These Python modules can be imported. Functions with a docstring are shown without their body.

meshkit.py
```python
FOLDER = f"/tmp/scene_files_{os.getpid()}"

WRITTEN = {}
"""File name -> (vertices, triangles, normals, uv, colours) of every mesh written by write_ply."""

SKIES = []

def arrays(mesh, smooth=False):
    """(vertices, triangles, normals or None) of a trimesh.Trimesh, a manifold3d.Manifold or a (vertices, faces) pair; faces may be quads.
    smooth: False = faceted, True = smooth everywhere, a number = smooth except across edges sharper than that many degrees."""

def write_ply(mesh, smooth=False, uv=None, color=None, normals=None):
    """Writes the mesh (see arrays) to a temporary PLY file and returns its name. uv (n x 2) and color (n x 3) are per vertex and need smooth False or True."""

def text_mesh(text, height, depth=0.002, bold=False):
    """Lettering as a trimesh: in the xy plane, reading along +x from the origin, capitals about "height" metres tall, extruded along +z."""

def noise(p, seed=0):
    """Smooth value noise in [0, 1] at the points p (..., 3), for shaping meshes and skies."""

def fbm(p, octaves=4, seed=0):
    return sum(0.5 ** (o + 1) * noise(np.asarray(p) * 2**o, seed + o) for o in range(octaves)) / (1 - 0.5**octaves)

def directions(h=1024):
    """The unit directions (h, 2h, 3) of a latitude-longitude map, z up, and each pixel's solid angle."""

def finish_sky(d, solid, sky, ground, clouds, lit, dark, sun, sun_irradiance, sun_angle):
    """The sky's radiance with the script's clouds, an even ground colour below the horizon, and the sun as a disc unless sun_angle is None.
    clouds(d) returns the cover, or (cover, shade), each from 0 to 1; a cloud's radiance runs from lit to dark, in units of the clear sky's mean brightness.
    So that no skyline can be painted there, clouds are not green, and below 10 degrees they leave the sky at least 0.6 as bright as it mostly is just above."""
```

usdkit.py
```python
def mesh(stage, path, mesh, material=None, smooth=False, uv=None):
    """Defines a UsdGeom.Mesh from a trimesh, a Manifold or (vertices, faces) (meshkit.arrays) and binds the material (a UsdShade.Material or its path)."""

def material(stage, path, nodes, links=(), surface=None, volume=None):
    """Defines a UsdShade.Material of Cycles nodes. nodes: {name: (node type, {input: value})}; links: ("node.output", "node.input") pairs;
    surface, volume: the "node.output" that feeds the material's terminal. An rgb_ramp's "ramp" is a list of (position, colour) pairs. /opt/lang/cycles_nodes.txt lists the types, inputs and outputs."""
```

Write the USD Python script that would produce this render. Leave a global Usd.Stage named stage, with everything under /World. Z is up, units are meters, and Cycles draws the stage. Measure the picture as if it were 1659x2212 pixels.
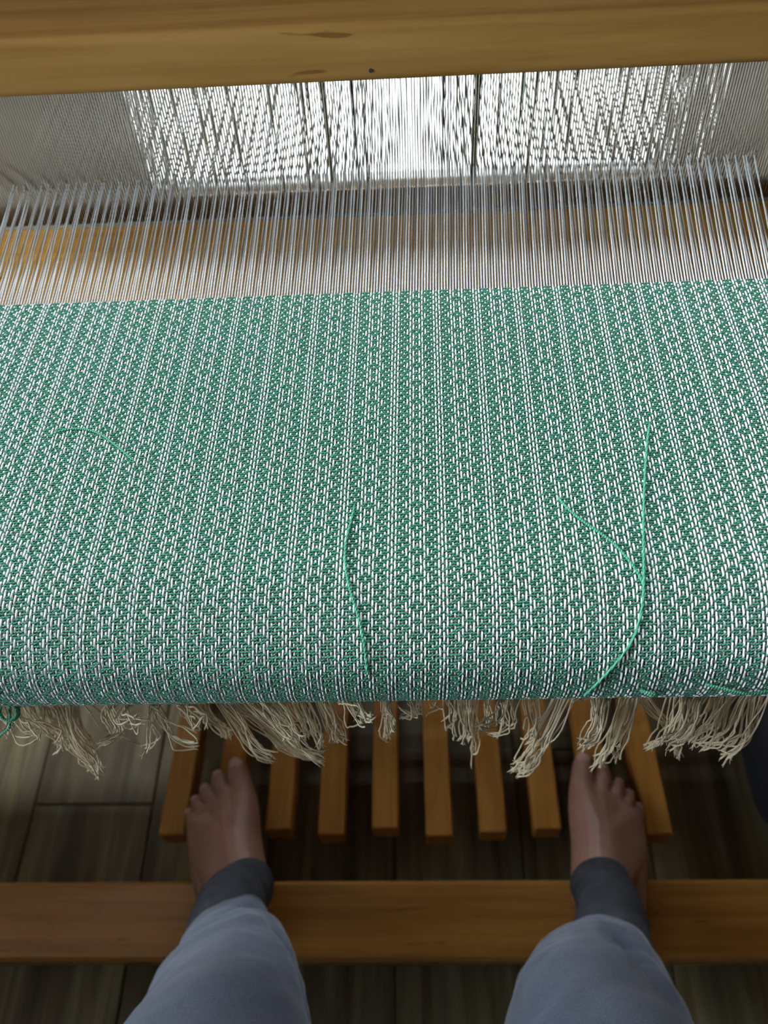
import math, random
import numpy as np, trimesh, manifold3d, usdkit
from meshkit import noise, fbm
from pxr import Usd, UsdGeom, UsdLux, Gf, Sdf, Vt

stage = Usd.Stage.CreateInMemory()
UsdGeom.SetStageUpAxis(stage, 'Z'); UsdGeom.SetStageMetersPerUnit(stage, 1.0)
W = UsdGeom.Xform.Define(stage, '/World')
UsdGeom.Scope.Define(stage, '/World/Looks')
rng = np.random.default_rng(7)

# ------------------------------------------------------------ camera
F, CX, CY = 1680.0, 829.5, 1106.0                      # focal length and centre in photo pixels (1659 x 2212)
ax = np.array([41000., -972, -1680]); ax /= np.linalg.norm(ax)
ay = np.array([10., -2440, 1680]); ay -= ax * (ax @ ay); ay /= np.linalg.norm(ay)
RW = np.array([ax, ay, np.cross(ax, ay)])              # camera (x right, y down, z forward) -> world
CAM = np.array([0, 0, 1.06])
right, up, back = RW @ [1, 0, 0], RW @ [0, -1, 0], RW @ [0, 0, -1]
cam = UsdGeom.Camera.Define(stage, '/World/camera')
cam.AddTransformOp().Set(Gf.Matrix4d(*right, 0, *up, 0, *back, 0, *CAM, 1))
cam.CreateHorizontalApertureAttr(36.0); cam.CreateVerticalApertureAttr(48.0)
cam.CreateFocalLengthAttr(36.0 * F / 1659)
cam.CreateClippingRangeAttr(Gf.Vec2f(0.01, 60))
cam.CreateFStopAttr(17.0); cam.CreateFocusDistanceAttr(0.31)
cam.CreateExposureAttr(0.0)

# ------------------------------------------------------------ light: bright overcast daylight through a tall garden door behind the loom and a window on the left
sky = UsdLux.DomeLight.Define(stage, '/World/sky')
sky.CreateIntensityAttr(3.6); sky.CreateColorAttr(Gf.Vec3f(0.86, 0.94, 1.0))


sun = UsdLux.DistantLight.Define(stage, '/World/sun')           # midday sun on the terrace outside the door
sun.CreateIntensityAttr(17.0); sun.CreateAngleAttr(0.53); sun.CreateColorAttr(Gf.Vec3f(1.0, 0.96, 0.9))
sun.AddRotateXYZOp().Set(Gf.Vec3f(-12, 14, 0))
tube = UsdLux.RectLight.Define(stage, '/World/tube_light')        # daylight tube lamp under the ceiling, beyond the loom
tube.CreateWidthAttr(1.2); tube.CreateHeightAttr(0.09); tube.CreateIntensityAttr(175.0); tube.CreateColorAttr(Gf.Vec3f(0.90, 0.965, 1.0))
tube.AddTranslateOp().Set(Gf.Vec3d(-0.30, 1.28, 3.0)); tube.AddRotateXOp().Set(-23.0)


def ray(px, py): return RW @ np.array([(px - CX) / F, (py - CY) / F, 1.0])
def Pz(px, py, z): d = ray(px, py); return CAM + d * (z - CAM[2]) / d[2]
def Py(px, py, y): d = ray(px, py); return CAM + d * y / d[1]


# ------------------------------------------------------------ materials
def mat(name, nodes, links=(), surface='p.BSDF'):
    return usdkit.material(stage, '/World/Looks/' + name, nodes, links, surface=surface)


def wood(name, light, mid, dark, axis='x', rough=0.55, coat=0.0, scale=1.0, spec=None):
    st = {'x': (3, 60, 60), 'y': (60, 3, 60), 'z': (60, 60, 3)}[axis]
    st2 = {'x': (1.0, 14, 14), 'y': (14, 1.0, 14), 'z': (14, 14, 1.0)}[axis]
    st3 = {'x': (32, 300, 300), 'y': (300, 32, 300), 'z': (300, 300, 32)}[axis]
    s = lambda t: tuple(scale * a for a in t)
    return mat(name, {
        'tc': ('texture_coordinate', {}), 'oi': ('object_info', {}),
        'off': ('vector_math', {'math_type': 'multiply_add', 'vector2': (7.3, 3.1, 5.7)}),
        'm1': ('mapping', {'scale': s(st)}), 'm2': ('mapping', {'scale': s(st2)}), 'm3': ('mapping', {'scale': s(st3)}),
        'n1': ('noise_texture', {'scale': 1.6, 'detail': 5, 'roughness': 0.6, 'distortion': 0.6}),
        'n2': ('noise_texture', {'scale': 1.3, 'detail': 3, 'distortion': 1.2}),
        'n3': ('noise_texture', {'scale': 0.8, 'detail': 1}),
        'r1': ('rgb_ramp', {'ramp': [(0.3, mid), (0.62, light)]}),
        'r2': ('rgb_ramp', {'ramp': [(0.25, (0.72, 0.68, 0.62)), (0.6, (1, 1, 1))]}),
        'r3': ('rgb_ramp', {'ramp': [(0.0, (1, 1, 1)), (0.735, (1, 1, 1)), (0.765, dark)]}),
        'x1': ('mix_color', {'blend_type': 'multiply', 'fac': 1.0}), 'x2': ('mix_color', {'blend_type': 'multiply', 'fac': 0.7}),
        'b': ('bump', {'strength': 0.12, 'distance': 0.0006}),
        'p': ('principled_bsdf', {'roughness': rough, 'coat_weight': coat, 'coat_roughness': 0.22, 'specular_ior_level': 0.2 + 0.4 * coat if spec is None else spec}),
    }, [('oi.random', 'off.vector1'), ('tc.object', 'off.vector3'), ('off.vector', 'm1.vector'), ('off.vector', 'm2.vector'), ('off.vector', 'm3.vector'),
        ('m1.vector', 'n1.vector'), ('m2.vector', 'n2.vector'), ('m3.vector', 'n3.vector'), ('n1.fac', 'r1.fac'), ('n2.fac', 'r2.fac'), ('n3.fac', 'r3.fac'),
        ('r1.color', 'x1.a'), ('r2.color', 'x1.b'), ('x1.result', 'x2.a'), ('r3.color', 'x2.b'), ('x2.result', 'p.base_color'),
        ('n1.fac', 'b.height'), ('b.normal', 'p.normal')])


def plain(name, color, rough=0.6, **kw):
    return mat(name, {'p': ('principled_bsdf', dict(base_color=color, roughness=rough, **kw))})


def yarn(name, ca, cb, angle, period, bump=0.5, sheen=0.15, trans=0.0, dark=0.55):
    """Two-ply cotton: each strand its own tone, ply grooves running slantwise."""
    nodes = {
        'g': ('geometry', {}), 'mp': ('mapping', {'rotation': (0, 0, angle)}),
        'w': ('wave_texture', {'wave_type': 'bands', 'bands_direction': 'x', 'profile': 'sine', 'scale': 2 * math.pi / (20 * period), 'distortion': 1.2, 'detail': 1, 'detail_scale': 1.0}),
        'n': ('noise_texture', {'scale': 900, 'detail': 2}), 'nl': ('noise_texture', {'scale': 30, 'detail': 2}),
        'r': ('rgb_ramp', {'ramp': [(0.0, ca), (1.0, cb)]}),
        'ad': ('math', {'math_type': 'multiply_add', 'value2': 0.55, 'value3': 0.0}), 'ad2': ('math', {'math_type': 'multiply_add', 'value2': 0.45}),
        'gr': ('rgb_ramp', {'ramp': [(0.0, (dark,) * 3), (0.45, (1, 1, 1))]}),
        'mx': ('mix_color', {'blend_type': 'multiply', 'fac': 1.0}),
        'b': ('bump', {'strength': bump, 'distance': 0.0004}), 'b2': ('bump', {'strength': 0.25, 'distance': 0.0002}),
        'p': ('principled_bsdf', {'roughness': 0.95, 'specular_ior_level': 0.1, 'sheen_weight': sheen, 'sheen_roughness': 0.5}),
    }
    links = [('g.position', 'mp.vector'), ('mp.vector', 'w.vector'), ('g.position', 'n.vector'), ('g.position', 'nl.vector'),
             ('g.random_per_island', 'ad.value1'), ('nl.fac', 'ad2.value1'), ('ad.value', 'ad2.value3'), ('ad2.value', 'r.fac'),
             ('w.fac', 'gr.fac'), ('r.color', 'mx.a'), ('gr.color', 'mx.b'), ('mx.result', 'p.base_color'),
             ('n.fac', 'b2.height'), ('b2.normal', 'b.normal'), ('w.fac', 'b.height'), ('b.normal', 'p.normal')]
    surf = 'p.BSDF'
    if trans:
        nodes['t'] = ('translucent_bsdf', {}); nodes['mc'] = ('mix_closure', {'fac': trans})
        links += [('mx.result', 't.color'), ('p.BSDF', 'mc.closure1'), ('t.BSDF', 'mc.closure2')]; surf = 'mc.closure'
    return mat(name, nodes, links, surf)


M = {}
M['maple'] = wood('honey_maple', (0.40, 0.225, 0.070), (0.31, 0.158, 0.039), (0.42, 0.34, 0.28), 'x', 0.6, 0.0, 1.0, 0.06)
M['maple_y'] = wood('honey_maple_lengthwise', (0.50, 0.245, 0.060), (0.40, 0.165, 0.032), (0.6, 0.5, 0.4), 'y', 0.42)
M['maple_z'] = wood('honey_maple_upright', (0.46, 0.24, 0.07), (0.36, 0.165, 0.04), (0.6, 0.5, 0.4), 'z', 0.42)
M['maple_dark'] = wood('amber_maple', (0.43, 0.20, 0.042), (0.32, 0.13, 0.022), (0.5, 0.42, 0.35), 'x', 0.30, 0.5)
M['maple_lit'] = wood('daylit_maple', (0.74, 0.38, 0.075), (0.62, 0.28, 0.045), (0.5, 0.42, 0.35), 'x', 0.8, 0.0, 1.0, 0.0)  # maple brightened in its colour, standing for daylight on the bottom rail
M['white_warp'] = yarn('white_cotton', (0.78, 0.79, 0.80), (0.86, 0.87, 0.88), 0.4, 0.0011, 0.3, 0.1, 0.4, 0.88)
M['white_weave'] = yarn('white_cotton_woven', (0.80, 0.82, 0.84), (0.90, 0.92, 0.93), 0.35, 0.0010, 0.35, 0.1, 0.0, 0.82)
M['cream'] = yarn('cream_cotton', (0.82, 0.71, 0.51), (0.92, 0.82, 0.65), 0.4, 0.0011, 0.3, 0.1, 0.3, 0.85)
M['green'] = yarn('green_cotton', (0.060, 0.270, 0.178), (0.108, 0.385, 0.265), 1.05, 0.00062, 0.6, 0.25, 0.0, 0.58)
M['green_tail'] = yarn('green_cotton_loose', (0.075, 0.36, 0.22), (0.10, 0.43, 0.28), 0.55, 0.0009, 0.6, 0.25, 0.0, 0.6)
M['steel'] = plain('reed_steel', (0.32, 0.275, 0.215), 0.35, metallic=0.7)
M['tape'] = plain('reed_tape', (0.30, 0.27, 0.215), 0.6)
M['denim'] = mat('washed_denim', {
    'g': ('geometry', {}), 'm': ('mapping', {'scale': (1, 1, 0.35), 'rotation': (0.5, 0, 0)}),
    'n': ('noise_texture', {'scale': 900, 'detail': 2}), 'n2': ('noise_texture', {'scale': 16, 'detail': 4, 'roughness': 0.6}),
    'r': ('rgb_ramp', {'ramp': [(0.3, (0.060, 0.072, 0.112)), (0.7, (0.097, 0.116, 0.170))]}),
    'r2': ('rgb_ramp', {'ramp': [(0.3, (0.82, 0.82, 0.84)), (0.7, (1.08, 1.08, 1.08))]}),
    'x': ('mix_color', {'blend_type': 'multiply', 'fac': 1.0, 'use_clamp': False}),
    'b': ('bump', {'strength': 0.3, 'distance': 0.0004}),
    'p': ('principled_bsdf', {'roughness': 0.9, 'sheen_weight': 0.25, 'specular_ior_level': 0.2})},
    [('g.position', 'm.vector'), ('m.vector', 'n.vector'), ('g.position', 'n2.vector'), ('n.fac', 'r.fac'), ('n2.fac', 'r2.fac'),
     ('r.color', 'x.a'), ('r2.color', 'x.b'), ('x.result', 'p.base_color'), ('n.fac', 'b.height'), ('b.normal', 'p.normal')])
M['thread_seam'] = plain('seam_thread', (0.36, 0.30, 0.22), 0.8)
M['skin'] = mat('skin', {
    'g': ('geometry', {}), 'n': ('noise_texture', {'scale': 28, 'detail': 4}), 'n2': ('noise_texture', {'scale': 500, 'detail': 2}),
    'r': ('rgb_ramp', {'ramp': [(0.3, (0.27, 0.138, 0.100)), (0.7, (0.34, 0.183, 0.134))]}), 'b': ('bump', {'strength': 0.15, 'distance': 0.0006}),
    'p': ('principled_bsdf', {'roughness': 0.5, 'subsurface_weight': 0.12, 'subsurface_scale': 0.008})},
    [('g.position', 'n.vector'), ('g.position', 'n2.vector'), ('n.fac', 'r.fac'), ('r.color', 'p.base_color'), ('n2.fac', 'b.height'), ('b.normal', 'p.normal')])
M['nail'] = plain('toenail', (0.48, 0.28, 0.23), 0.3)
M['plank'] = mat('grey_wood_plank', {
    'tc': ('texture_coordinate', {}), 'oi': ('object_info', {}), 'off': ('vector_math', {'math_type': 'multiply_add', 'vector2': (9.3, 5.1, 2.7)}),
    'm1': ('mapping', {'scale': (26, 2.2, 1)}), 'm2': ('mapping', {'scale': (90, 5, 1)}), 'm3': ('mapping', {'scale': (9, 1.6, 1)}),
    'n1': ('noise_texture', {'scale': 1.0, 'detail': 4, 'distortion': 0.8}), 'n2': ('noise_texture', {'scale': 1.0, 'detail': 4}), 'n3': ('noise_texture', {'scale': 1.3, 'detail': 2}),
    'r1': ('rgb_ramp', {'ramp': [(0.32, (0.078, 0.055, 0.029)), (0.44, (0.150, 0.118, 0.065)), (0.55, (0.188, 0.165, 0.102)), (0.66, (0.32, 0.27, 0.145))]}),
    'r2': ('rgb_ramp', {'ramp': [(0.3, (0.6, 0.6, 0.58)), (0.6, (1, 1, 1))]}),
    'r3': ('rgb_ramp', {'ramp': [(0.35, (0.92, 0.98, 1.0)), (0.65, (1.0, 0.93, 0.82))]}),
    'x1': ('mix_color', {'blend_type': 'multiply', 'fac': 0.8}), 'x2': ('mix_color', {'blend_type': 'multiply', 'fac': 1.0}),
    'b': ('bump', {'strength': 0.25, 'distance': 0.0006}),
    'p': ('principled_bsdf', {'roughness': 0.5, 'specular_ior_level': 0.35})},
    [('oi.random', 'off.vector1'), ('tc.object', 'off.vector3'), ('off.vector', 'm1.vector'), ('off.vector', 'm2.vector'), ('off.vector', 'm3.vector'),
     ('m1.vector', 'n1.vector'), ('m2.vector', 'n2.vector'), ('m3.vector', 'n3.vector'), ('n1.fac', 'r1.fac'), ('n2.fac', 'r2.fac'), ('n3.fac', 'r3.fac'),
     ('r1.color', 'x1.a'), ('r2.color', 'x1.b'), ('x1.result', 'x2.a'), ('r3.color', 'x2.b'), ('x2.result', 'p.base_color'), ('n2.fac', 'b.height'), ('b.normal', 'p.normal')])
M['grout'] = plain('grout', (0.10, 0.085, 0.06), 0.9)
def noisy(name, a, b, scale, rough):
    return mat(name, {'g': ('geometry', {}), 'n': ('noise_texture', {'scale': scale, 'detail': 4}), 'r': ('rgb_ramp', {'ramp': [(0.3, a), (0.7, b)]}),
                      'p': ('principled_bsdf', {'roughness': rough})}, [('g.position', 'n.vector'), ('n.fac', 'r.fac'), ('r.color', 'p.base_color')])
M['wall'] = noisy('wall_paint', (0.20, 0.18, 0.15), (0.23, 0.21, 0.175), 3, 0.8)
M['wall_warm'] = noisy('warm_wall_paint', (0.26, 0.21, 0.16), (0.29, 0.24, 0.18), 3, 0.8)
M['cuff'] = noisy('dark_leg_end', (0.022, 0.025, 0.036), (0.038, 0.042, 0.056), 60, 0.9)  # darker tone for the lowest stretch of each trouser leg
M['wall_dark'] = noisy('low_bounce_wall', (0.055, 0.038, 0.024), (0.075, 0.052, 0.033), 2, 0.7)  # dark tone invented for the unseen right wall to cut bounced light
M['frame'] = noisy('window_frame_paint', (0.70, 0.70, 0.68), (0.74, 0.74, 0.72), 4, 0.5)
M['terrace'] = noisy('terrace_concrete', (0.62, 0.61, 0.58), (0.70, 0.69, 0.66), 5, 0.9)
M['bag_black'] = noisy('bag_black', (0.010, 0.010, 0.014), (0.018, 0.018, 0.024), 300, 0.7)
M['bag_navy'] = noisy('bag_navy', (0.050, 0.056, 0.098), (0.066, 0.072, 0.120), 400, 0.8)
M['glass'] = mat('window_glass', {'f': ('fresnel', {'IOR': 1.45}), 't': ('transparent_bsdf', {'color': (0.97, 0.98, 0.98)}), 'g': ('glossy_bsdf', {'roughness': 0.02}), 'm': ('mix_closure', {})},
                 [('f.fac', 'm.fac'), ('t.BSDF', 'm.closure1'), ('g.BSDF', 'm.closure2')], 'm.closure')
HCOL = {'white': (0.74, 0.73, 0.69), 'rust': (0.60, 0.20, 0.06), 'green': (0.09, 0.62, 0.17), 'plum': (0.30, 0.10, 0.17), 'black': (0.03, 0.03, 0.035), 'olive': (0.55, 0.60, 0.05), 'brown': (0.38, 0.17, 0.09), 'grey': (0.30, 0.27, 0.235)}
for k, c in HCOL.items():
    M['heddle_' + k] = mat('heddle_' + k, {'p': ('principled_bsdf', {'base_color': c, 'roughness': 0.7}), 't': ('translucent_bsdf', {'color': c}), 'm': ('mix_closure', {'fac': 0.55})},
                           [('p.BSDF', 'm.closure1'), ('t.BSDF', 'm.closure2')], 'm.closure')

# ------------------------------------------------------------ helpers
used = {}
def path_of(name, parent):
    base = parent.GetPath().pathString if parent else '/World'
    n = used.get((base, name), 0); used[(base, name)] = n + 1
    return f'{base}/{name}' + (f'_{n:03d}' if n else '')


def tag(p, label=None, cat=None, group=None, kind=None):
    for k, v in (('label', label), ('category', cat), ('group', group), ('kind', kind)):
        if v: p.SetCustomDataByKey(k, v)
    return p


def obj(name, mesh, m, parent=None, smooth=False, **kw):
    return tag(usdkit.mesh(stage, path_of(name, parent), mesh, M[m], smooth).GetPrim(), **kw)


def thing(name, label, cat, loc=(0, 0, 0), group=None, kind=None):
    x = UsdGeom.Xform.Define(stage, path_of(name, None)); x.AddTranslateOp().Set(Gf.Vec3d(*map(float, loc)))
    return tag(x.GetPrim(), label, cat, group, kind)


def cbox(lo, hi, c=0.002):
    """Box with chamfered edges."""
    lo, hi = np.array(lo, float), np.array(hi, float)
    c = min(c, 0.45 * (hi - lo).min())
    pts = []
    for sx in (0, 1):
        for sy in (0, 1):
            for sz in (0, 1):
                s = np.array([sx, sy, sz]); p = np.where(s, hi, lo); d = np.where(s, -c, c)
                for k in range(3):
                    q = p + d; q[k] = p[k]; pts.append(q)
    return trimesh.Trimesh(pts).convex_hull


def prism_x(poly, x0, x1):
    """Profile in (y, z), extruded along x."""
    from shapely.geometry import Polygon
    m = trimesh.creation.extrude_polygon(Polygon(poly), x1 - x0, engine='earcut')
    v = m.vertices.copy(); m.vertices = np.c_[v[:, 2] + x0, v[:, 0], v[:, 1]]
    return m


def tube_arrays(pts, r, sides, ref, cap=True):
    p = np.asarray(pts, float); n = len(p)
    t = np.gradient(p, axis=0); t /= np.linalg.norm(t, axis=1, keepdims=True) + 1e-15
    a = np.cross(t, np.broadcast_to(ref, p.shape)); a /= np.linalg.norm(a, axis=1, keepdims=True) + 1e-15
    b = np.cross(a, t)
    ang = (np.arange(sides) + 0.5) * 2 * np.pi / sides
    r = np.broadcast_to(r, (n,))[:, None, None]
    v = p[:, None] + r * (np.cos(ang)[None, :, None] * a[:, None] + np.sin(ang)[None, :, None] * b[:, None])
    i, j = np.meshgrid(np.arange(n - 1), np.arange(sides), indexing='ij')
    j2 = (j + 1) % sides
    f = np.stack([i * sides + j, (i + 1) * sides + j, (i + 1) * sides + j2, i * sides + j2], -1).reshape(-1, 4)
    f = np.vstack([f[:, [0, 1, 2]], f[:, [0, 2, 3]]])
    if cap:
        k = np.arange(1, sides - 1)
        e = (n - 1) * sides
        f = np.vstack([f, np.stack([0 * k, k, k + 1], 1), np.stack([e + 0 * k, e + k + 1, e + k], 1)])
    return v.reshape(-1, 3), f


def join(parts):
    vs, fs, n = [], [], 0
    for v, f in parts:
        vs.append(v); fs.append(f + n); n += len(v)
    return np.vstack(vs), np.vstack(fs)


def spline(pts, n):
    from scipy.interpolate import CubicSpline
    p = np.asarray(pts, float); s = np.r_[0, np.cumsum(np.linalg.norm(np.diff(p, axis=0), axis=1))]
    return CubicSpline(s, p)(np.linspace(0, s[-1], n))


# ------------------------------------------------------------ the room
fl = thing('floor', None, None, kind='structure')
obj('floor_bed', cbox((-1.05, -2.5, -0.05), (3.1, 1.72, -0.004), 0.001), 'grout', fl)
xs = np.arange(-7, 16) * 0.1613 - 0.3596 + 0.0
xs = xs[(xs > -0.97) & (xs < 2.1)]
L = 0.61
for c, x in enumerate(xs):
    k = int(round((x + 0.3596) / 0.1613))
    off = {-1: 0.2666, 0: 0.2666 + 0.31}.get(k, 0.2666 + (k * 0.37 % 1) * L)
    y = off - 4 * L
    while y < 1.72:
        a, b = max(y, -1.6) + 0.0012, min(y + L, 1.72) - 0.0012
        if b - a > 0.03 and min(x + 0.1613, 2.2) - x > 0.03:
            cx, cy = x + 0.0806, (a + b) / 2
            dz = 0.0006 * rng.random()
            m = cbox((max(x, -0.95) + 0.0012, a, -0.004), (min(x + 0.1613, 2.2) - 0.0012, b, dz - 0.0003), 0.0012)
            obj('floor_plank', m, 'plank', fl)
        y += L


def slab(name, lo, hi, m='wall', parent=None, kind='structure'):
    return obj(name, cbox(lo, hi, 0.001), m, parent, kind=kind)


H = 3.05; XL, XR2, YF = -0.95, 3.0, -2.4
slab('ceiling', (-1.05, YF, H), (XR2, 2.1, H + 0.1))
wb = thing('wall_back', None, None, kind='structure')
for lo, hi in (((-1.05, 1.62, 0), (-0.66, 1.72, H)), ((0.73, 1.62, 0), (XR2, 1.72, H)), ((-0.66, 1.62, 2.15), (0.73, 1.72, H))): slab('wall_panel', lo, hi, parent=wb, kind=None)
wl = thing('wall_left', None, None, kind='structure')
for lo, hi in (((-1.05, YF, 0), (-0.95, 1.62, 0.75)), ((-1.05, YF, 1.95), (-0.95, 1.62, H)), ((-1.05, YF, 0.75), (-0.95, -0.55, 1.95)), ((-1.05, 0.60, 0.75), (-0.95, 1.62, 1.95))): slab('wall_panel', lo, hi, parent=wl, kind=None)
slab('wall_right', (XR2, YF, 0), (XR2 + 0.1, 2.1, H), 'wall_dark')
slab('wall_front', (-1.05, YF - 0.1, 0), (XR2 + 0.1, YF, H), 'wall_warm')
d1 = thing('door_1', None, None, kind='structure')
for lo, hi in (((-0.66, 1.64, 0), (-0.61, 1.70, 2.15)), ((0.68, 1.64, 0), (0.73, 1.70, 2.15)), ((-0.61, 1.64, 2.10), (0.68, 1.70, 2.15)), ((-0.61, 1.64, 0), (0.68, 1.70, 0.025))): slab('door_frame', lo, hi, 'frame', d1, None)
slab('door_pane', (-0.61, 1.667, 0.025), (0.68, 1.673, 2.10), 'glass', d1, None)
slab('door_blind', (-0.61, 1.645, 0.72), (0.68, 1.649, 2.10), 'wall', d1, None)  # added opaque sheet, keeps light from the upper door opening out
w1 = thing('window_1', None, None, kind='structure')
for lo, hi in (((-1.03, -0.55, 0.75), (-0.97, -0.50, 1.95)), ((-1.03, 0.55, 0.75), (-0.97, 0.60, 1.95)), ((-1.03, -0.50, 1.90), (-0.97, 0.55, 1.95)), ((-1.03, -0.50, 0.75), (-0.97, 0.55, 0.8))): slab('window_frame', lo, hi, 'frame', w1, None)
slab('window_pane', (-1.003, -0.50, 0.8), (-0.997, 0.55, 1.90), 'glass', w1, None)
tag(slab('terrace', (-4, 1.72, -0.12), (4, 9, -0.02), 'terrace'), None)

# ------------------------------------------------------------ the loom frame
ZC = 0.82                                               # height of the cloth
FELL, YB = 0.2887, 0.143                                # fell line; where the cloth starts to roll over the breast beam
R1, R2, A1, A2 = 0.046, 0.023, math.radians(40), math.radians(112)
L0, L1, L2, L3 = FELL - YB, R1 * A1, R2 * (A2 - A1), 0.086


def prof(s, lift=0.0):
    """(y, z) of the cloth surface at arc length s from the fell towards the weaver, moved lift metres outwards."""
    s = np.asarray(s, float)
    y, z, a = FELL - s, np.full_like(s, ZC), np.zeros_like(s)
    k = s > L0
    t = np.clip((s - L0) / R1, 0, A1)
    y, z, a = np.where(k, YB - R1 * np.sin(t), y), np.where(k, ZC - R1 * (1 - np.cos(t)), z), np.where(k, t, a)
    y1, z1 = YB - R1 * math.sin(A1), ZC - R1 * (1 - math.cos(A1))
    k = s > L0 + L1
    t = np.clip(A1 + (s - L0 - L1) / R2, A1, A2)
    y = np.where(k, y1 - R2 * (np.sin(t) - math.sin(A1)), y); z = np.where(k, z1 - R2 * (math.cos(A1) - np.cos(t)), z); a = np.where(k, t, a)
    k = s > L0 + L1 + L2
    u = np.clip(s - L0 - L1 - L2, 0, None)
    y, z = np.where(k, y - np.cos(a) * u, y), np.where(k, z - np.sin(a) * u, z)
    return y - np.sin(a) * lift, z + np.cos(a) * lift, a


loom = thing('floor_loom', 'honey coloured wooden floor loom frame with a wide lower front bar', 'loom')
bs = np.linspace(L0 - 0.055, L0 + L1 + L2, 40)
by, bz, _ = prof(bs, -0.0019)
ring = list(zip(by, bz)) + [(by[-1] + 0.014, bz[-1] - 0.012), (by[0], bz[-1] - 0.012)]
obj('breast_beam', prism_x(ring, -0.70, 0.70), 'maple', loom, 30)
obj('front_bar', cbox((-0.70, 0.0745, 0.075), (0.70, 0.1525, 0.12), 0.004), 'maple_dark', loom, label='wide lower front bar of the loom behind the bare feet')
for sx in (-1, 1):
    obj('front_post', cbox((sx * 0.72 - 0.02, 0.08, 0.0), (sx * 0.72 + 0.02, 0.20, 0.80), 0.003), 'maple_z', loom)
    obj('side_rail', cbox((sx * 0.72 - 0.018, 0.20, 0.05), (sx * 0.72 + 0.018, 1.05, 0.12), 0.003), 'maple_y', loom)
    obj('back_post', cbox((sx * 0.72 - 0.02, 0.95, 0.0), (sx * 0.72 + 0.02, 1.05, 0.80), 0.003), 'maple_z', loom)
    obj('castle_post', cbox((sx * 0.72 - 0.02, 0.47, 0.12), (sx * 0.72 + 0.02, 0.60, 1.05), 0.003), 'maple_z', loom)
obj('back_beam', cbox((-0.70, 0.96, 0.755), (0.70, 1.04, 0.8135), 0.012), 'maple', loom)
obj('treadle_pivot_bar', cbox((-0.70, 0.93, 0.004), (0.70, 1.00, 0.03), 0.003), 'maple', loom)
obj('castle_top', cbox((-0.70, 0.463, 1.135), (0.70, 0.66, 1.155), 0.002), 'maple', loom)
obj('back_board', cbox((-0.70, 1.005, 0.58), (0.70, 1.03, 0.76), 0.003), 'maple', loom)  # added unseen board, blocks door light from reaching under the loom
obj('back_rail', cbox((-0.70, 1.06, 0.03), (0.70, 1.09, 0.15), 0.003), 'maple', loom)  # added unseen rail, stops low door light along the floor
wbm = trimesh.creation.cylinder(0.14, 1.40, sections=40); wbm.apply_transform(trimesh.transformations.rotation_matrix(math.pi / 2, (0, 1, 0))); wbm.apply_translation((0, 1.0, 0.25))
obj('warp_beam', wbm, 'maple', loom, 40)  # unseen beam, made this thick to block door light below the warp

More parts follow.
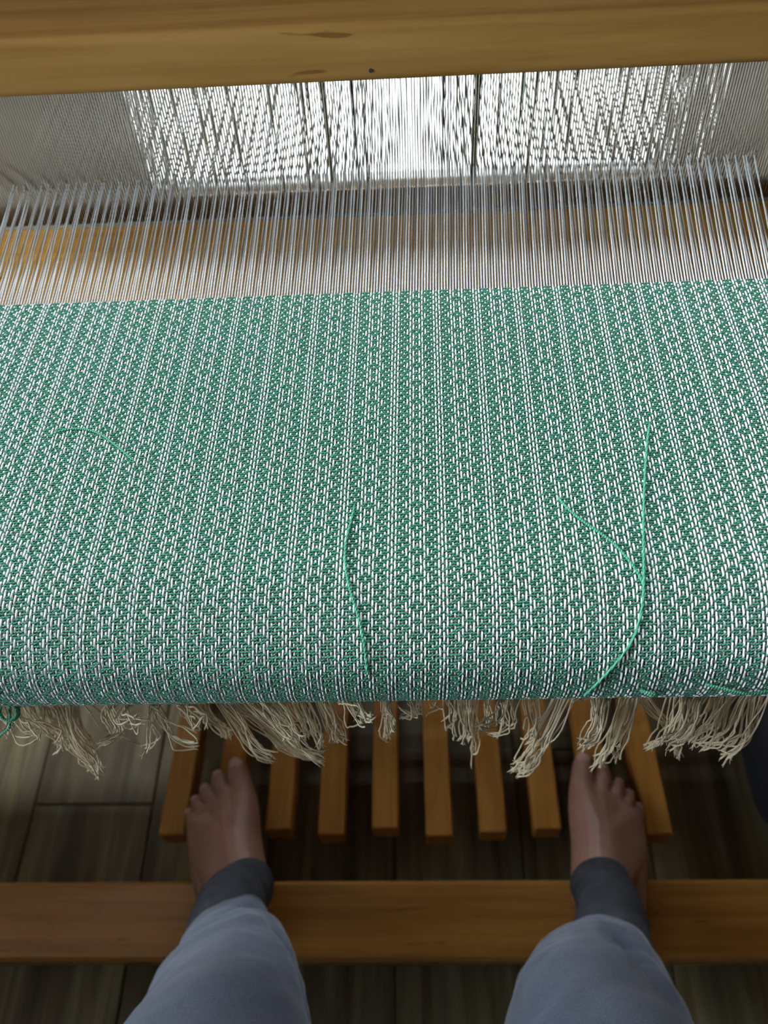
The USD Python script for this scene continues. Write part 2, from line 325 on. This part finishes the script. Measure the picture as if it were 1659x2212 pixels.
# beater, tipped back a little
TB = math.radians(10)
def bt(x, w, u): return np.stack(np.broadcast_arrays(x, 0.385 + w * math.cos(TB) + u * math.sin(TB), 0.82 - w * math.sin(TB) + u * math.cos(TB)), -1)
def bbox(lo, hi, c):
    m = cbox(lo, hi, c); v = np.array(m.vertices); m.vertices = bt(v[:, 0], v[:, 1], v[:, 2]); return m
def bprism(poly, x0, x1):
    m = prism_x(poly, x0, x1); v = np.array(m.vertices); m.vertices = bt(v[:, 0], v[:, 1], v[:, 2]); return m
def rounded(w0, w1, u0, u1, r, n=5):
    out = []
    for cx, cy, a0 in ((w1 - r, u1 - r, 0), (w0 + r, u1 - r, 90), (w0 + r, u0 + r, 180), (w1 - r, u0 + r, 270)):
        for k in range(n + 1):
            a = math.radians(a0 + 90 * k / n); out.append((cx + r * math.cos(a), cy + r * math.sin(a)))
    return out
beater = thing('beater', 'golden maple beater of the loom holding the steel reed', 'beater')
obj('top_rail', bprism(rounded(-0.011, 0.082, 0.0485, 0.0735, 0.004), -0.656, 0.656), 'maple', beater, 30, label='top rail with small dark flecks and a nail hole')
obj('bottom_rail', bprism(rounded(-0.034, 0.036, -0.066, -0.0218, 0.003), -0.656, 0.656), 'maple_lit', beater, 30, label='bottom rail under the warp threads')
for sx in (-1, 1):
    obj('beater_arm', bbox((sx * 0.672 - 0.016, -0.010, -0.70), (sx * 0.672 + 0.016, 0.022, 0.0735), 0.002), 'maple_z', beater)
nx = -0.0165
nh = trimesh.creation.cylinder(0.0009, 0.001, sections=10); nh.apply_transform(trimesh.transformations.rotation_matrix(math.pi / 2, (1, 0, 0)))
nh.vertices = bt(nh.vertices[:, 0] + nx, nh.vertices[:, 1] - 0.0111, nh.vertices[:, 2] + 0.0535)
obj('nail', nh, 'bag_black', beater, label='tiny dark nail head near the lower edge')

reed = thing('reed', 'steel reed of fine upright wires standing in the beater', 'reed')
PR = 0.00139                                            # dent spacing
XR = -0.0172                                            # warp centre at the reed
def dent(x):
    return bbox((x - 0.00018, -0.0011, -0.0210), (x + 0.00018, 0.0011, 0.062), 0.00008)
dm = dent(0.0); dv = np.array(dm.vertices); df = np.array(dm.faces)
far = []
for k in range(-185, 186):
    x = XR + (k + 0.5) * PR
    v = dv + [x, 0, 0]
    if -150 <= k < 150: obj('reed_wire', (v, df), 'steel', reed)
    else: far.append((v, df))
obj('outer_reed_wires', join(far), 'steel', reed, kind='stuff')
obj('lower_band', bbox((-0.285, -0.0025, -0.0228), (0.26, 0.0025, -0.0203), 0.0008), 'tape', reed)
obj('upper_band', bbox((-0.285, -0.0035, 0.058), (0.26, 0.0035, 0.064), 0.001), 'tape', reed)

# ------------------------------------------------------------ cloth
ROWS = ['UDDUUDDU', 'DDUUDDUU', 'DUUDDUUD', 'UUDDUDDU', 'DUUDDDUU', 'DDUUDUUD']
def is_up(e, j):
    e = e % 14; e = min(e, 14 - e); q = (j - 6) % 10; q = min(q, 10 - q)
    return ROWS[q][e] == 'U'
PE, XA = 0.00131, 0.0026                                # warp spacing, x of a pattern centre
E0, E1 = -160, 127                                      # warp ends: e * PE + XA
ends = np.arange(E0, E1 + 1); xe = XA + ends * PE
PP = 0.00104
STOT = L0 + L1 + L2 + L3
NP = int(STOT / PP)
VIS = int((L0 + L1 + L2) / PP) + 14
UP = np.array([[is_up(e, j) for j in range(NP)] for e in ends])
AW, AP, RWF, RWP = 0.00037, 0.00038, 0.00040, 0.00041
skew = lambda s: -0.0026 * np.asarray(s) / 0.15       # the warp wanders a hair to the left towards the weaver


def snake(state, soft=0):
    """Ring positions (in crossings) and heights (+1/-1) of a thread over/under its crossings."""
    n = len(state); pos, h = [], []
    for k in range(n):
        same = (k == 0 or state[k - 1] == state[k]) and (k == n - 1 or state[k + 1] == state[k])
        s = 1.0 if state[k] else -1.0
        one = 0 < k < n - 1 and state[k - 1] != state[k] and state[k + 1] != state[k]
        if same: pos.append(k); h.append(s * 1.1)
        elif one and soft and s > 0: pos += [k - 0.2, k + 0.2]; h += [s * soft, s * soft]
        else: pos += [k - 0.24, k + 0.24]; h += [s, s]
    return np.array(pos), np.array(h)


cloth = thing('handwoven_cloth', 'green and white diamond patterned handwoven cloth with cream fringe draped over the front beam', 'cloth')
parts = []
for i, e in enumerate(ends):                            # warp in the cloth
    pos, h = snake(UP[i], 0.45)
    s = np.clip(pos * PP, -0.0002, None); y, z, a = prof(s, 0.0)
    lift = h * AP + 0.0003
    x = xe[i] + skew(s) + (noise(np.c_[s * 300, np.full_like(s, i * 3.7), 0 * s]) - 0.5) * 0.00022
    p = np.c_[x, y - np.sin(a) * lift, z + np.cos(a) * lift]
    cut = np.searchsorted(pos, VIS)
    r = RWP * (0.96 + 0.1 * noise(np.c_[s * 500, np.full_like(s, i * 1.3), 0 * s + 5]))
    parts.append(tube_arrays(p, r, 5, (1, 0, 0)))
obj('warp_yarn', join(parts), 'white_weave', cloth, True, kind='stuff', label='white cotton warp showing as small upright dashes')
parts = []
for j in range(NP):                                     # weft
    st = ~UP[:, j]
    pos, h = snake(st)
    jit = rng.normal(0, 0.00004)
    x = XA + (E0 + pos) * PE
    s = j * PP + jit + (noise(np.c_[x * 260, np.full_like(x, j * 2.3), 0 * x + 9]) - 0.5) * 0.00028
    y, z, a = prof(s); lift = h * AW + 0.0003
    x = x + skew(s)
    x[0] -= 0.0012; x[-1] += 0.0012
    p = np.c_[x, y - np.sin(a) * lift, z + np.cos(a) * lift]
    a0 = float(a.mean())
    r = RWF * (0.94 + 0.12 * noise(np.c_[x * 400, np.full_like(x, j * 1.7), 0 * x + 3]))
    parts.append(tube_arrays(p, r, 5 if j < VIS else 4, (0, math.cos(a0), math.sin(a0))))
obj('weft_yarn', join(parts), 'green', cloth, True, kind='stuff', label='green cotton weft')


def on_cloth(px, py, lift=0.0012):
    """The point of the cloth's surface seen at a photo pixel."""
    d = ray(px, py); s = np.linspace(0, L0 + L1 + L2, 1500); y, z, a = prof(s, lift)
    e = CAM[2] + d[2] * y / d[1] - z
    k = np.nonzero(np.diff(np.sign(e)))[0]
    k = k[0] if len(k) else len(s) - 2
    return np.array([d[0] * y[k] / d[1], y[k], z[k]])


def strand(pts, r, n=40, sides=7, ref=(0.3, 0.2, 1.0)):
    return tube_arrays(spline(pts, n), r, sides, ref)


def tail(pixels, label, r=0.00050, extra=()):
    pts = [on_cloth(x, y, l) for x, y, l in pixels] + [np.array(q) for q in extra]
    obj('weft_tail', strand(pts, r, 50), 'green_tail', cloth, True, label=label)


tail([(104, 944, 0.0006), (140, 929, 0.0012), (180, 927, 0.0014), (215, 937, 0.0014), (245, 958, 0.0014), (270, 978, 0.0012), (290, 998, 0.0004)], 'short curved green yarn end lying on the left side of the cloth', 0.00045)
tail([(766, 1092, 0.0004), (760, 1120, 0.0013), (748, 1170, 0.0016), (746, 1215, 0.0016), (758, 1280, 0.0016), (775, 1335, 0.0016), (788, 1400, 0.0016), (795, 1457, 0.0012)], 'long green yarn end hanging down the middle of the cloth')
tail([(1404, 912, 0.0006), (1398, 960, 0.0014), (1392, 1060, 0.0016), (1390, 1160, 0.0016), (1391, 1250, 0.0020), (1386, 1320, 0.0022), (1362, 1390, 0.0020), (1325, 1440, 0.0018), (1285, 1482, 0.0018), (1262, 1503, 0.0022)], 'longest green yarn end down the right side of the cloth')
tail([(1204, 1072, 0.0004), (1226, 1098, 0.0013), (1270, 1134, 0.0016), (1320, 1170, 0.0016), (1358, 1210, 0.0016), (1380, 1242, 0.0013), (1391, 1270, 0.0012)], 'slanting green yarn end meeting the longest one on the right')
tail([(1385, 1492, 0.0014), (1398, 1496, 0.0024), (1410, 1500, 0.0028), (1420, 1498, 0.0018)], 'tiny green yarn stub at the lower right edge', 0.0007)
tail([(1525, 1478, 0.0012), (1560, 1488, 0.0022), (1600, 1497, 0.0026), (1640, 1497, 0.0022), (1658, 1492, 0.0016)], 'green yarn lying along the lower right edge', 0.0006)

# coil of green yarn hanging at the left edge, under the beam
c0 = Py(20, 1536, 0.118)
ang = np.linspace(0.4, 0.4 + 4.3 * np.pi, 60); rr = np.linspace(0.0047, 0.0036, 60)
coil = np.c_[c0[0] + rr * np.cos(ang), c0[1] + rr * 0.82 * np.sin(ang) - np.linspace(-0.0006, 0.0006, 60), c0[2] + rr * 0.57 * np.sin(ang) + np.linspace(-0.001, 0.001, 60)]
tl = [Py(22, 1558, 0.117), Py(20, 1572, 0.116), Py(8, 1582, 0.115), Py(-4, 1594, 0.115)]
head = [on_cloth(2, 1496, 0.0012), Py(-8, 1515, 0.116)]
obj('weft_tail', tube_arrays(np.vstack([head, coil, tl]), 0.00062, 7, (0.05, -0.57, 0.82)), 'green_tail', cloth, True, label='coiled green yarn end hanging at the left edge')

# fringe
HY, HZ, _ = [float(v) for v in prof(STOT)]
TASSELS = [  # x at the hem, tip x, tip y (photo pixels), ends, spread at hem and tip (pixels), bow
    (8, 20, 1588, 6, 30, 14, 0.3), (40, 82, 1592, 6, 40, 18, -0.2), (75, 128, 1612, 6, 26, 14, 0.5), (112, 150, 1606, 8, 26, 24, 0.1),
    (150, 212, 1672, 16, 40, 18, 0.0), (172, 196, 1645, 12, 30, 26, 0.2), (196, 288, 1604, 3, 18, 6, -0.3), (262, 226, 1606, 9, 34, 20, 0.6),
    (290, 300, 1560, 6, 26, 24, -0.4), (352, 316, 1624, 5, 28, 8, 0.3), (338, 420, 1603, 6, 24, 12, -0.4), (410, 430, 1570, 9, 34, 30, 0.1),
    (440, 492, 1590, 12, 40, 16, 0.1), (490, 585, 1640, 8, 40, 14, -0.3), (520, 660, 1630, 14, 60, 24, -0.25), (560, 690, 1638, 10, 50, 14, -0.3),
    (588, 640, 1596, 9, 40, 36, 0.1), (640, 668, 1592, 8, 34, 28, 0.2), (668, 690, 1606, 7, 24, 12, 0.1), (704, 738, 1604, 10, 34, 28, 0.0),
    (756, 790, 1552, 10, 44, 44, 0.1), (833, 836, 1594, 6, 16, 6, 0.0), (846, 851, 1572, 4, 10, 10, 0.0), (905, 872, 1544, 6, 44, 14, 0.5),
    (945, 930, 1538, 2, 6, 4, 0.1), (962, 966, 1570, 4, 12, 16, 0.1), (1000, 1002, 1598, 12, 40, 34, 0.1), (1022, 1020, 1638, 5, 16, 10, 0.0),
    (1066, 1038, 1566, 7, 44, 20, 0.3), (1092, 1082, 1576, 6, 24, 34, 0.1), (1118, 1064, 1588, 2, 8, 4, 0.3), (1138, 1140, 1592, 7, 34, 14, 0.2),
    (1206, 1122, 1664, 18, 40, 34, 0.2), (1258, 1238, 1520, 1, 4, 4, 0.2), (1284, 1262, 1610, 14, 44, 18, 0.3), (1340, 1294, 1648, 12, 44, 26, 0.1),
    (1352, 1330, 1634, 6, 30, 26, -0.2), (1372, 1466, 1636, 7, 20, 12, 0.3), (1440, 1402, 1612, 6, 40, 12, 0.4), (1476, 1446, 1606, 16, 60, 28, 0.15),
    (1530, 1494, 1600, 12, 50, 40, 0.1), (1574, 1530, 1612, 10, 50, 44, 0.2), (1608, 1566, 1632, 9, 40, 18, 0.3)]
for (hx, tx, ty, n, sh, st, bow) in TASSELS:
    tas = []
    base_d = rng.uniform(0.004, 0.022)
    n = int(n * 1.35 + 0.5) if n > 5 else n
    for k in range(n):
        u = (k + 0.5) / n - 0.5 + rng.normal(0, 0.05)
        h = Py(hx + u * sh, 1530, HY); h[1:] = HY + rng.normal(0, 0.0006), HZ + 0.002
        d = base_d + rng.normal(0, 0.003)
        t = Py(tx + u * st + rng.normal(0, 2.5), ty + rng.normal(0, 8) - abs(u) * 10, HY - d)
        m1 = h + (t - h) * 0.33 + [bow * 0.012 * (0.5 - 0.4) + rng.normal(0, 0.0009), rng.normal(0, 0.0015) - 0.002, 0.002 + rng.normal(0, 0.001)]
        m2 = h + (t - h) * 0.68 + [bow * 0.010 + rng.normal(0, 0.0012), rng.normal(0, 0.002) - 0.002, rng.normal(0, 0.0012)]
        mid0 = h + [rng.normal(0, 0.0003), -0.0004, -0.004]
        P = spline([h, mid0, m1, m2, t], 18)
        w = np.linspace(0, 1, 18)[:, None]
        P += w * (np.c_[noise(np.c_[w * 9, w * 0 + hx, w * 0 + k]), noise(np.c_[w * 9, w * 0 + hx + 50, w * 0 + k]), noise(np.c_[w * 7, w * 0 + hx + 90, w * 0 + k])] - 0.5) * 0.0022
        r = np.full(18, 0.00041); r[-1] = 0.0005; r[-2] = 0.00045
        tas.append(tube_arrays(P, r, 5, (0.2, 1.0, 0.15)))
        for q in range(2):                              # frayed tip
            e = P[-1] + rng.normal(0, 0.0006, 3) + (P[-1] - P[-2]) * 0.5
            tas.append(tube_arrays(np.array([P[-2], P[-1] * 0.6 + e * 0.4, e]), np.array([0.00025, 0.00022, 0.00012]), 4, (0.2, 1.0, 0.15)))
    obj('fringe_tassel', join(tas), 'cream', cloth, True)

# ------------------------------------------------------------ warp between cloth, reed, heddles and back beam
warp = thing('warp_threads', 'white cotton warp threads stretched from the woven cloth through the reed', 'yarn')
nE = len(ends)
SHED = {0: 1, 3: 1, 4: 1, 7: 1, 1: 0, 2: 0, 5: 0, 6: 0}
shaft_of = []
hx_all = []
for i, e in enumerate(ends):
    c = e % 14; c = min(c, 14 - c); shaft_of.append(c)
    xr = XR + (i - (nE - 1) / 2) * PR
    lift = (0.0021 if SHED[c] else -0.0022) + rng.normal(0, 0.0003)
    yr = 0.385; ys = 0.492 + 0.02 * c
    xh = xr + (xr - xe[i]) * 0.25 + rng.normal(0, 0.0005)
    hx_all.append(xh)
    zr = 0.8203 + lift
    pts = np.array([(xe[i], FELL - 0.0012, ZC), (xe[i] + (xr - xe[i]) * 0.12, FELL + 0.012, ZC + 0.0003 + lift * 0.12), (xr, yr + lift * 0.17, zr), (xh, ys, 0.8205 + lift * 1.9), (xh * 1.02, 0.99, 0.8155)])
    obj('warp_thread', tube_arrays(pts, [0.00040, 0.00039, 0.00036, 0.0002, 0.0002], 6, (1, 0, 0)), 'white_warp', warp, True)

# ------------------------------------------------------------ shafts with heddles behind the reed
ORD = ['nearest the reed', 'second from the reed', 'third from the reed', 'fourth from the reed', 'fifth from the reed', 'sixth from the reed', 'seventh from the reed', 'farthest from the reed']
names = list(HCOL)
for c in range(8):
    ys = 0.492 + 0.02 * c
    sh = thing('heddle_shaft', f'wooden heddle shaft with string heddles, {ORD[c]}', 'loom shaft', (0, 0, 0), 'heddle shafts behind the reed')
    dz = 0.004 if SHED[c] else -0.004
    for z in (0.82 + dz + 0.135, 0.82 + dz - 0.188):
        obj('shaft_bar', cbox((-0.40, ys - 0.004, z - 0.012), (0.37, ys + 0.004, z + 0.012), 0.001), 'maple', sh)
    for i in range(nE):
        if shaft_of[i] != c: continue
        lift = (0.0021 if SHED[c] else -0.0022) * 1.9
        x = hx_all[i]
        zz = np.array([-0.123, -0.016, -0.008, 0, 0.008, 0.016, 0.123]) + 0.8205 + lift
        zz[0] = 0.82 + dz - 0.176; zz[-1] = 0.82 + dz + 0.123
        col = rng.choice(['white'] * (24 if c < 3 else 200) + ['rust', 'green', 'plum', 'black', 'olive', 'brown', 'rust', 'plum'])
        hr = 0.00009 if col == 'white' else 0.0008
        hp = []
        for s in (-1, 1):
            xx = x + s * np.array([0.00022, 0.00022, 0.0007, 0.0009, 0.0007, 0.00022, 0.00022])
            hp.append(tube_arrays(np.c_[xx, np.full(7, ys), zz], hr, 4, (0, 1, 0.1)))
        obj('heddle', join(hp), 'heddle_' + col, sh, True, label=None if col == 'white' else f'{col} string heddle')
    for sx in (-1, 1):                                  # spare heddles pushed aside
        hp = []
        for k in range(34):
            x = XR + sx * ((0.178 if sx < 0 else 0.205) + 0.012 + (0.0038 if sx < 0 else 0.0040) * k) + rng.normal(0, 0.0010)
            if sx < 0: x -= 0.0
            hp.append(tube_arrays(np.c_[[x, x + rng.normal(0, 0.0008), x], [ys] * 3, [0.82 + dz - 0.176, 0.82, 0.82 + dz + 0.123]], 0.0006, 4, (0, 1, 0.1)))
        obj('spare_heddles', join(hp), 'heddle_grey', sh, True, kind='stuff')

# ------------------------------------------------------------ treadles
TX = [-0.298 + 0.0633 * k for k in range(10)]
TYF = [0.206, 0.208, 0.2105, 0.205, 0.2122, 0.2031, 0.2068, 0.2099, 0.207, 0.2025]
TL = ['leftmost wooden treadle, beside the little toe of the left bare foot', 'wooden treadle under the left bare foot', 'wooden treadle just right of the left bare foot',
      'wooden treadle second to the right of the left foot', 'wooden treadle at the left middle with the end set back', 'wooden treadle at the right middle, darker and redder than its neighbours',
      'wooden treadle second to the left of the right foot', 'wooden treadle just left of the right bare foot, grain curl near its end', 'wooden treadle under the right bare foot', 'rightmost wooden treadle, beside the little toe of the right bare foot']
for k in range(10):
    t = thing('treadle', TL[k], 'treadle', (TX[k], TYF[k], 0.10), 'row of wooden treadles under the loom')
    m = cbox((-0.0155, 0, -0.034), (0.0155, 0.74, 0), 0.0015)
    m.apply_transform(trimesh.transformations.rotation_matrix(math.radians(-4.2), (1, 0, 0)))
    obj('treadle_board', m, 'maple_y', t)
    for q, yy in enumerate((0.38, 0.40)):               # tie-up cord
        pass
    e = trimesh.creation.cylinder(0.002, 0.004, sections=10); e.apply_translation((0, 0.36, -0.026))
    obj('tie_up_peg', e, 'bag_black', t)

# ------------------------------------------------------------ the weaver: bare feet and jeans
def hull(a, b):
    s = []
    for (x, y, z, r) in (a, b):
        s.append(manifold3d.Manifold.sphere(r, 20).translate((x, y, z)))
    return manifold3d.Manifold.batch_hull(s)
def hulln(ps):
    return manifold3d.Manifold.batch_hull([manifold3d.Manifold.sphere(r, 20).translate((x, y, z)) for x, y, z, r in ps])

FOOT = {
    'heel': (-0.203, 0.104, 0.150, 0.029), 'ankle': (-0.188, 0.130, 0.174, 0.028), 'mid': (-0.209, 0.182, 0.139, 0.029), 'lat': (-0.243, 0.170, 0.126, 0.021),
    'mball': (-0.2105, 0.228, 0.117, 0.0185), 'lball': (-0.2605, 0.212, 0.114, 0.0165),
    't1': [(-0.2135, 0.243, 0.114, 0.0165), (-0.2215, 0.266, 0.110, 0.0140), (-0.2250, 0.278, 0.106, 0.0125)],
    't2': [(-0.2330, 0.240, 0.115, 0.0125), (-0.2440, 0.259, 0.112, 0.0103), (-0.2480, 0.269, 0.103, 0.0092)],
    't3': [(-0.2450, 0.232, 0.114, 0.0120), (-0.2565, 0.246, 0.111, 0.0098), (-0.2615, 0.254, 0.102, 0.0088)],
    't4': [(-0.2555, 0.224, 0.112, 0.0115), (-0.2660, 0.234, 0.109, 0.0094), (-0.2710, 0.2415, 0.101, 0.0084)],
    't5': [(-0.2630, 0.213, 0.110, 0.0110), (-0.2720, 0.221, 0.108, 0.0092), (-0.2765, 0.2265, 0.101, 0.0082)]}
def to_right(p):
    x, y, z, r = p
    k = 0.95
    return (0.194 - (x + 0.2255) * k + (0.279 - y) * 0.13, y + 0.002, z, r)
LEGS = {-1: [(-0.182, 0.127, 0.180, 0.017), (-0.165, 0.054, 0.335, 0.030), (-0.1455, 0.012, 0.405, 0.046), (-0.13, -0.06, 0.52, 0.052), (-0.095, -0.42, 0.55, 0.075)],
        1: [(0.1800, 0.129, 0.180, 0.017), (0.141, 0.046, 0.335, 0.030), (0.119, 0.012, 0.405, 0.046), (0.105, -0.06, 0.52, 0.052), (0.085, -0.42, 0.55, 0.075)]}
body, nails = [], []
for side in (-1, 1):
    g = (lambda p: p) if side < 0 else to_right
    f = {k: ([g(q) for q in v] if isinstance(v, list) else g(v)) for k, v in FOOT.items()}
    body += [hull(f['heel'], f['ankle']), hulln([f['ankle'], f['mid'], f['lat']]), hulln([f['heel'], f['lat'], f['mid']]), hulln([f['mid'], f['lat'], f['lball'], f['mball']]), hulln([f['heel'], f['ankle'], f['mid']])]
    roots = [f['t%d' % k][0] for k in range(1, 6)]
    body += [hulln([f['mball'], f['lball'], roots[0], roots[1]]), hulln([f['lball'], f['mball'], roots[2], roots[3], roots[4]]), hulln([roots[1], roots[2], f['mid']]), hulln([roots[0], f['mid'], f['mball']])]
    for k in range(1, 6):
        a, b, c = f['t%d' % k]
        body += [hull(a, b), hull(b, c)]
        d = np.array(c[:3]) - np.array(b[:3]); d /= np.linalg.norm(d)
        n = trimesh.creation.icosphere(2, 1.0)
        n.vertices *= (c[3] * 0.66, c[3] * 0.75, c[3] * 0.28)
        zc = np.array([0, 0, 1.0]) - d * d[2]; zc /= np.linalg.norm(zc)
        T = np.eye(4); T[:3, 0] = np.cross(d, zc); T[:3, 1] = d; T[:3, 2] = zc; T[:3, 3] = np.array(c[:3]) + zc * c[3] * 0.76 + d * c[3] * 0.35
        n.apply_transform(T); nails.append(n)
    for k in range(1, 5):                               # webs between the toes
        p, q = f['t%d' % k], f['t%d' % (k + 1)]
        w = lambda t: tuple(0.45 * np.array(t[0]) + 0.55 * np.array(t[1]) - [0, 0, 0.002, 0.0035])
        body.append(hulln([w(p), w(q), p[0], q[0]]))
    lg = LEGS[side]
    body += [hull(f['ankle'], (lg[0][0], lg[0][1], lg[0][2] + 0.02, 0.017)), hull((lg[0][0], lg[0][1], lg[0][2] + 0.02, 0.017), lg[1])] + [hull(lg[k], lg[k + 1]) for k in range(1, 4)]
body.append(hulln([(-0.09, -0.42, 0.55, 0.075), (0.08, -0.42, 0.55, 0.075), (0, -0.50, 0.62, 0.10)]))
bm = manifold3d.Manifold.batch_boolean(body, manifold3d.OpType.Add).refine_to_length(0.0045)
mm = bm.to_mesh(); bm = trimesh.Trimesh(mm.vert_properties[:, :3], mm.tri_verts, process=True)
keep = bm.vertices[:, 1] > -0.2
bm = trimesh.smoothing.filter_taubin(bm, lamb=0.5, nu=0.52, iterations=14)
person = thing('person', 'person seated at the loom, bare feet on the treadles, faded blue jeans', 'person')
obj('body', bm, 'skin', person, True)
for n in nails: obj('toenail', n, 'nail', person, True)

# jeans: each leg a double-walled tube with folds, both joined at the hips
def jeans_leg(side):
    lg = LEGS[side]
    path = spline([np.array(lg[0][:3]) + [0, 0.010, -0.002], lg[1][:3], lg[2][:3], lg[3][:3], (lg[3][0] * 0.95, -0.12, 0.56), lg[4][:3]], 400)
    s = np.r_[0, np.cumsum(np.linalg.norm(np.diff(path, axis=0), axis=1))]
    fold = 0.190 if side < 0 else 0.205
    kr = [0, 0.02, 0.05, fold - 0.056, fold - 0.050, fold - 0.03, fold - 0.004, fold + 0.002, fold + 0.025, fold + 0.06, 0.27, 0.32, 0.40, 0.80]
    kv = [0.0285, 0.0300, 0.0320, 0.0335, 0.0385, 0.0400, 0.0410, 0.0510, 0.0565, 0.0595, 0.0610, 0.064, 0.068, 0.10]
    n, mS = 84, 260
    ss = np.r_[np.linspace(0, 0.30, 200), np.linspace(0.305, s[-1], mS - 200)]
    P = np.stack([np.interp(ss, s, path[:, k]) for k in range(3)], 1)
    t = np.gradient(P, axis=0); t /= np.linalg.norm(t, axis=1, keepdims=True)
    a = np.cross(t, [0, 1, 0.35]); a /= np.linalg.norm(a, axis=1, keepdims=True); b = np.cross(t, a)   # b points to the front of the shin
    ang = np.arange(n) / n * 2 * np.pi
    ca, sa = np.cos(ang), np.sin(ang)
    # slanting folds: the lip sits higher on one side, so does every crease
    drop = 0.016 * ca[None] * side + 0.010 * np.sin(2 * ang + 0.6)[None]
    S = ss[:, None] + drop * np.clip(ss / 0.08, 0, 1)[:, None]
    R = np.interp(S, kr, kv)
    dirs = ca[None, :, None] * a[:, None] + sa[None, :, None] * b[:, None]
    Q = P[:, None] + dirs * R[..., None]
    big = fbm(np.stack([Q[..., 0] * 22, Q[..., 1] * 22, Q[..., 2] * 22], -1), 3, 3 + side) - 0.5
    crease = np.sin((S * 88 + 1.6 * np.sin(ang + side) [None] + 5 * (fbm(Q * 9, 2, 8 + side) - 0.5))) * np.exp(-((S - fold + 0.045) / 0.035) ** 2)
    long_ = np.exp(-((np.mod(ang[None] - (4.05 if side < 0 else 4.5) + (S - fold) * 5.0 + np.pi, 2 * np.pi) - np.pi) / 0.17) ** 2) * np.clip((S - fold - 0.005) / 0.03, 0, 1) * np.clip((0.36 - S) / 0.05, 0, 1)
    R2_ = R + big * 0.010 + crease * 0.0016 - long_ * 0.0110
    O = P[:, None] + dirs * R2_[..., None]
    Iw = P[:10][::-1][:, None] + dirs[:10][::-1] * (R2_[:10][::-1] - 0.0022)[..., None]
    G = np.concatenate([Iw, O], 0); m_ = len(G)
    i, j = np.meshgrid(np.arange(m_ - 1), np.arange(n), indexing='ij'); j2 = (j + 1) % n
    f = np.stack([i * n + j, i * n + j2, (i + 1) * n + j2, (i + 1) * n + j], -1).reshape(-1, 4)
    f = np.vstack([f[:, [0, 1, 2]], f[:, [0, 2, 3]]])
    msh = trimesh.Trimesh(G.reshape(-1, 3), f, process=False)
    if np.einsum('ij,ij->i', msh.face_normals, (G.reshape(-1, 3)[f[:, 0]] - np.repeat(np.concatenate([P[:10][::-1], P])[:, None], n, 1).reshape(-1, 3)[f[:, 0]])).mean() < 0: msh.invert()
    seam_ang = 30 if side > 0 else 66
    sk = O[60:230:4, (6 if side > 0 else 36)] + dirs[60:230:4, (6 if side > 0 else 36)] * 0.0006
    band = np.concatenate([np.full((10, n), -1.0), S - fold])[:-1][i[:, 0]].reshape(-1) if False else np.concatenate([np.full((10, n), -1.0), S - fold]).reshape(-1)[msh.faces[:, 0]]
    return msh.submesh([np.nonzero(band >= -0.053)[0]], append=True, repair=False), msh.submesh([np.nonzero(band < -0.053)[0]], append=True, repair=False), sk
jl, cl_, s1 = jeans_leg(-1); jr, cr_, s2 = jeans_leg(1)
hips = hulln([(-0.095, -0.42, 0.55, 0.102), (0.085, -0.42, 0.55, 0.102), (0, -0.50, 0.64, 0.13)]).to_mesh()
jeans = trimesh.util.concatenate([jl, jr, trimesh.Trimesh(hips.vert_properties[:, :3], hips.tri_verts)])
jp = obj('jeans', jeans, 'denim', person, True, label='faded blue jeans bunched above the ankles')
for c_ in (cl_, cr_): obj('trouser_cuff', c_, 'cuff', person, True, label='darker lower end of the trouser leg at the ankle')
for sk in (s1, s2): obj('seam', tube_arrays(sk, 0.0007, 5, (0.3, 0.9, 0.2)), 'thread_seam', jp, True)

# ------------------------------------------------------------ bag on the floor at the right
bag = thing('bag', 'black and navy bag standing on the floor at the right edge', 'bag', (0.527, 0.365, 0.0))
def blob(lo, hi, r):
    lo, hi = np.array(lo) + r, np.array(hi) - r
    return trimesh.Trimesh(*(lambda q: (q.vert_properties[:, :3], q.tri_verts))(manifold3d.Manifold.batch_hull([manifold3d.Manifold.sphere(r, 28).translate((x, y, z)) for x in (lo[0], hi[0]) for y in (lo[1], hi[1]) for z in (lo[2], hi[2])]).to_mesh()))
obj('bag_body', blob((-0.118, -0.165, 0.0), (0.118, 0.165, 0.165), 0.055), 'bag_black', bag, 40)
obj('bag_panel', blob((-0.098, -0.095, 0.12), (0.085, 0.07, 0.172), 0.018), 'bag_navy', bag, 40, label='navy fabric panel on top')
obj('bag_strap', tube_arrays(spline([(-0.02, -0.15, 0.08), (-0.05, -0.20, 0.012), (-0.10, -0.19, 0.008), (-0.085, -0.17, 0.008), (-0.03, -0.165, 0.008), (0.05, -0.17, 0.03)], 40), 0.008, 8, (0, 0, 1)), 'bag_black', bag, True)
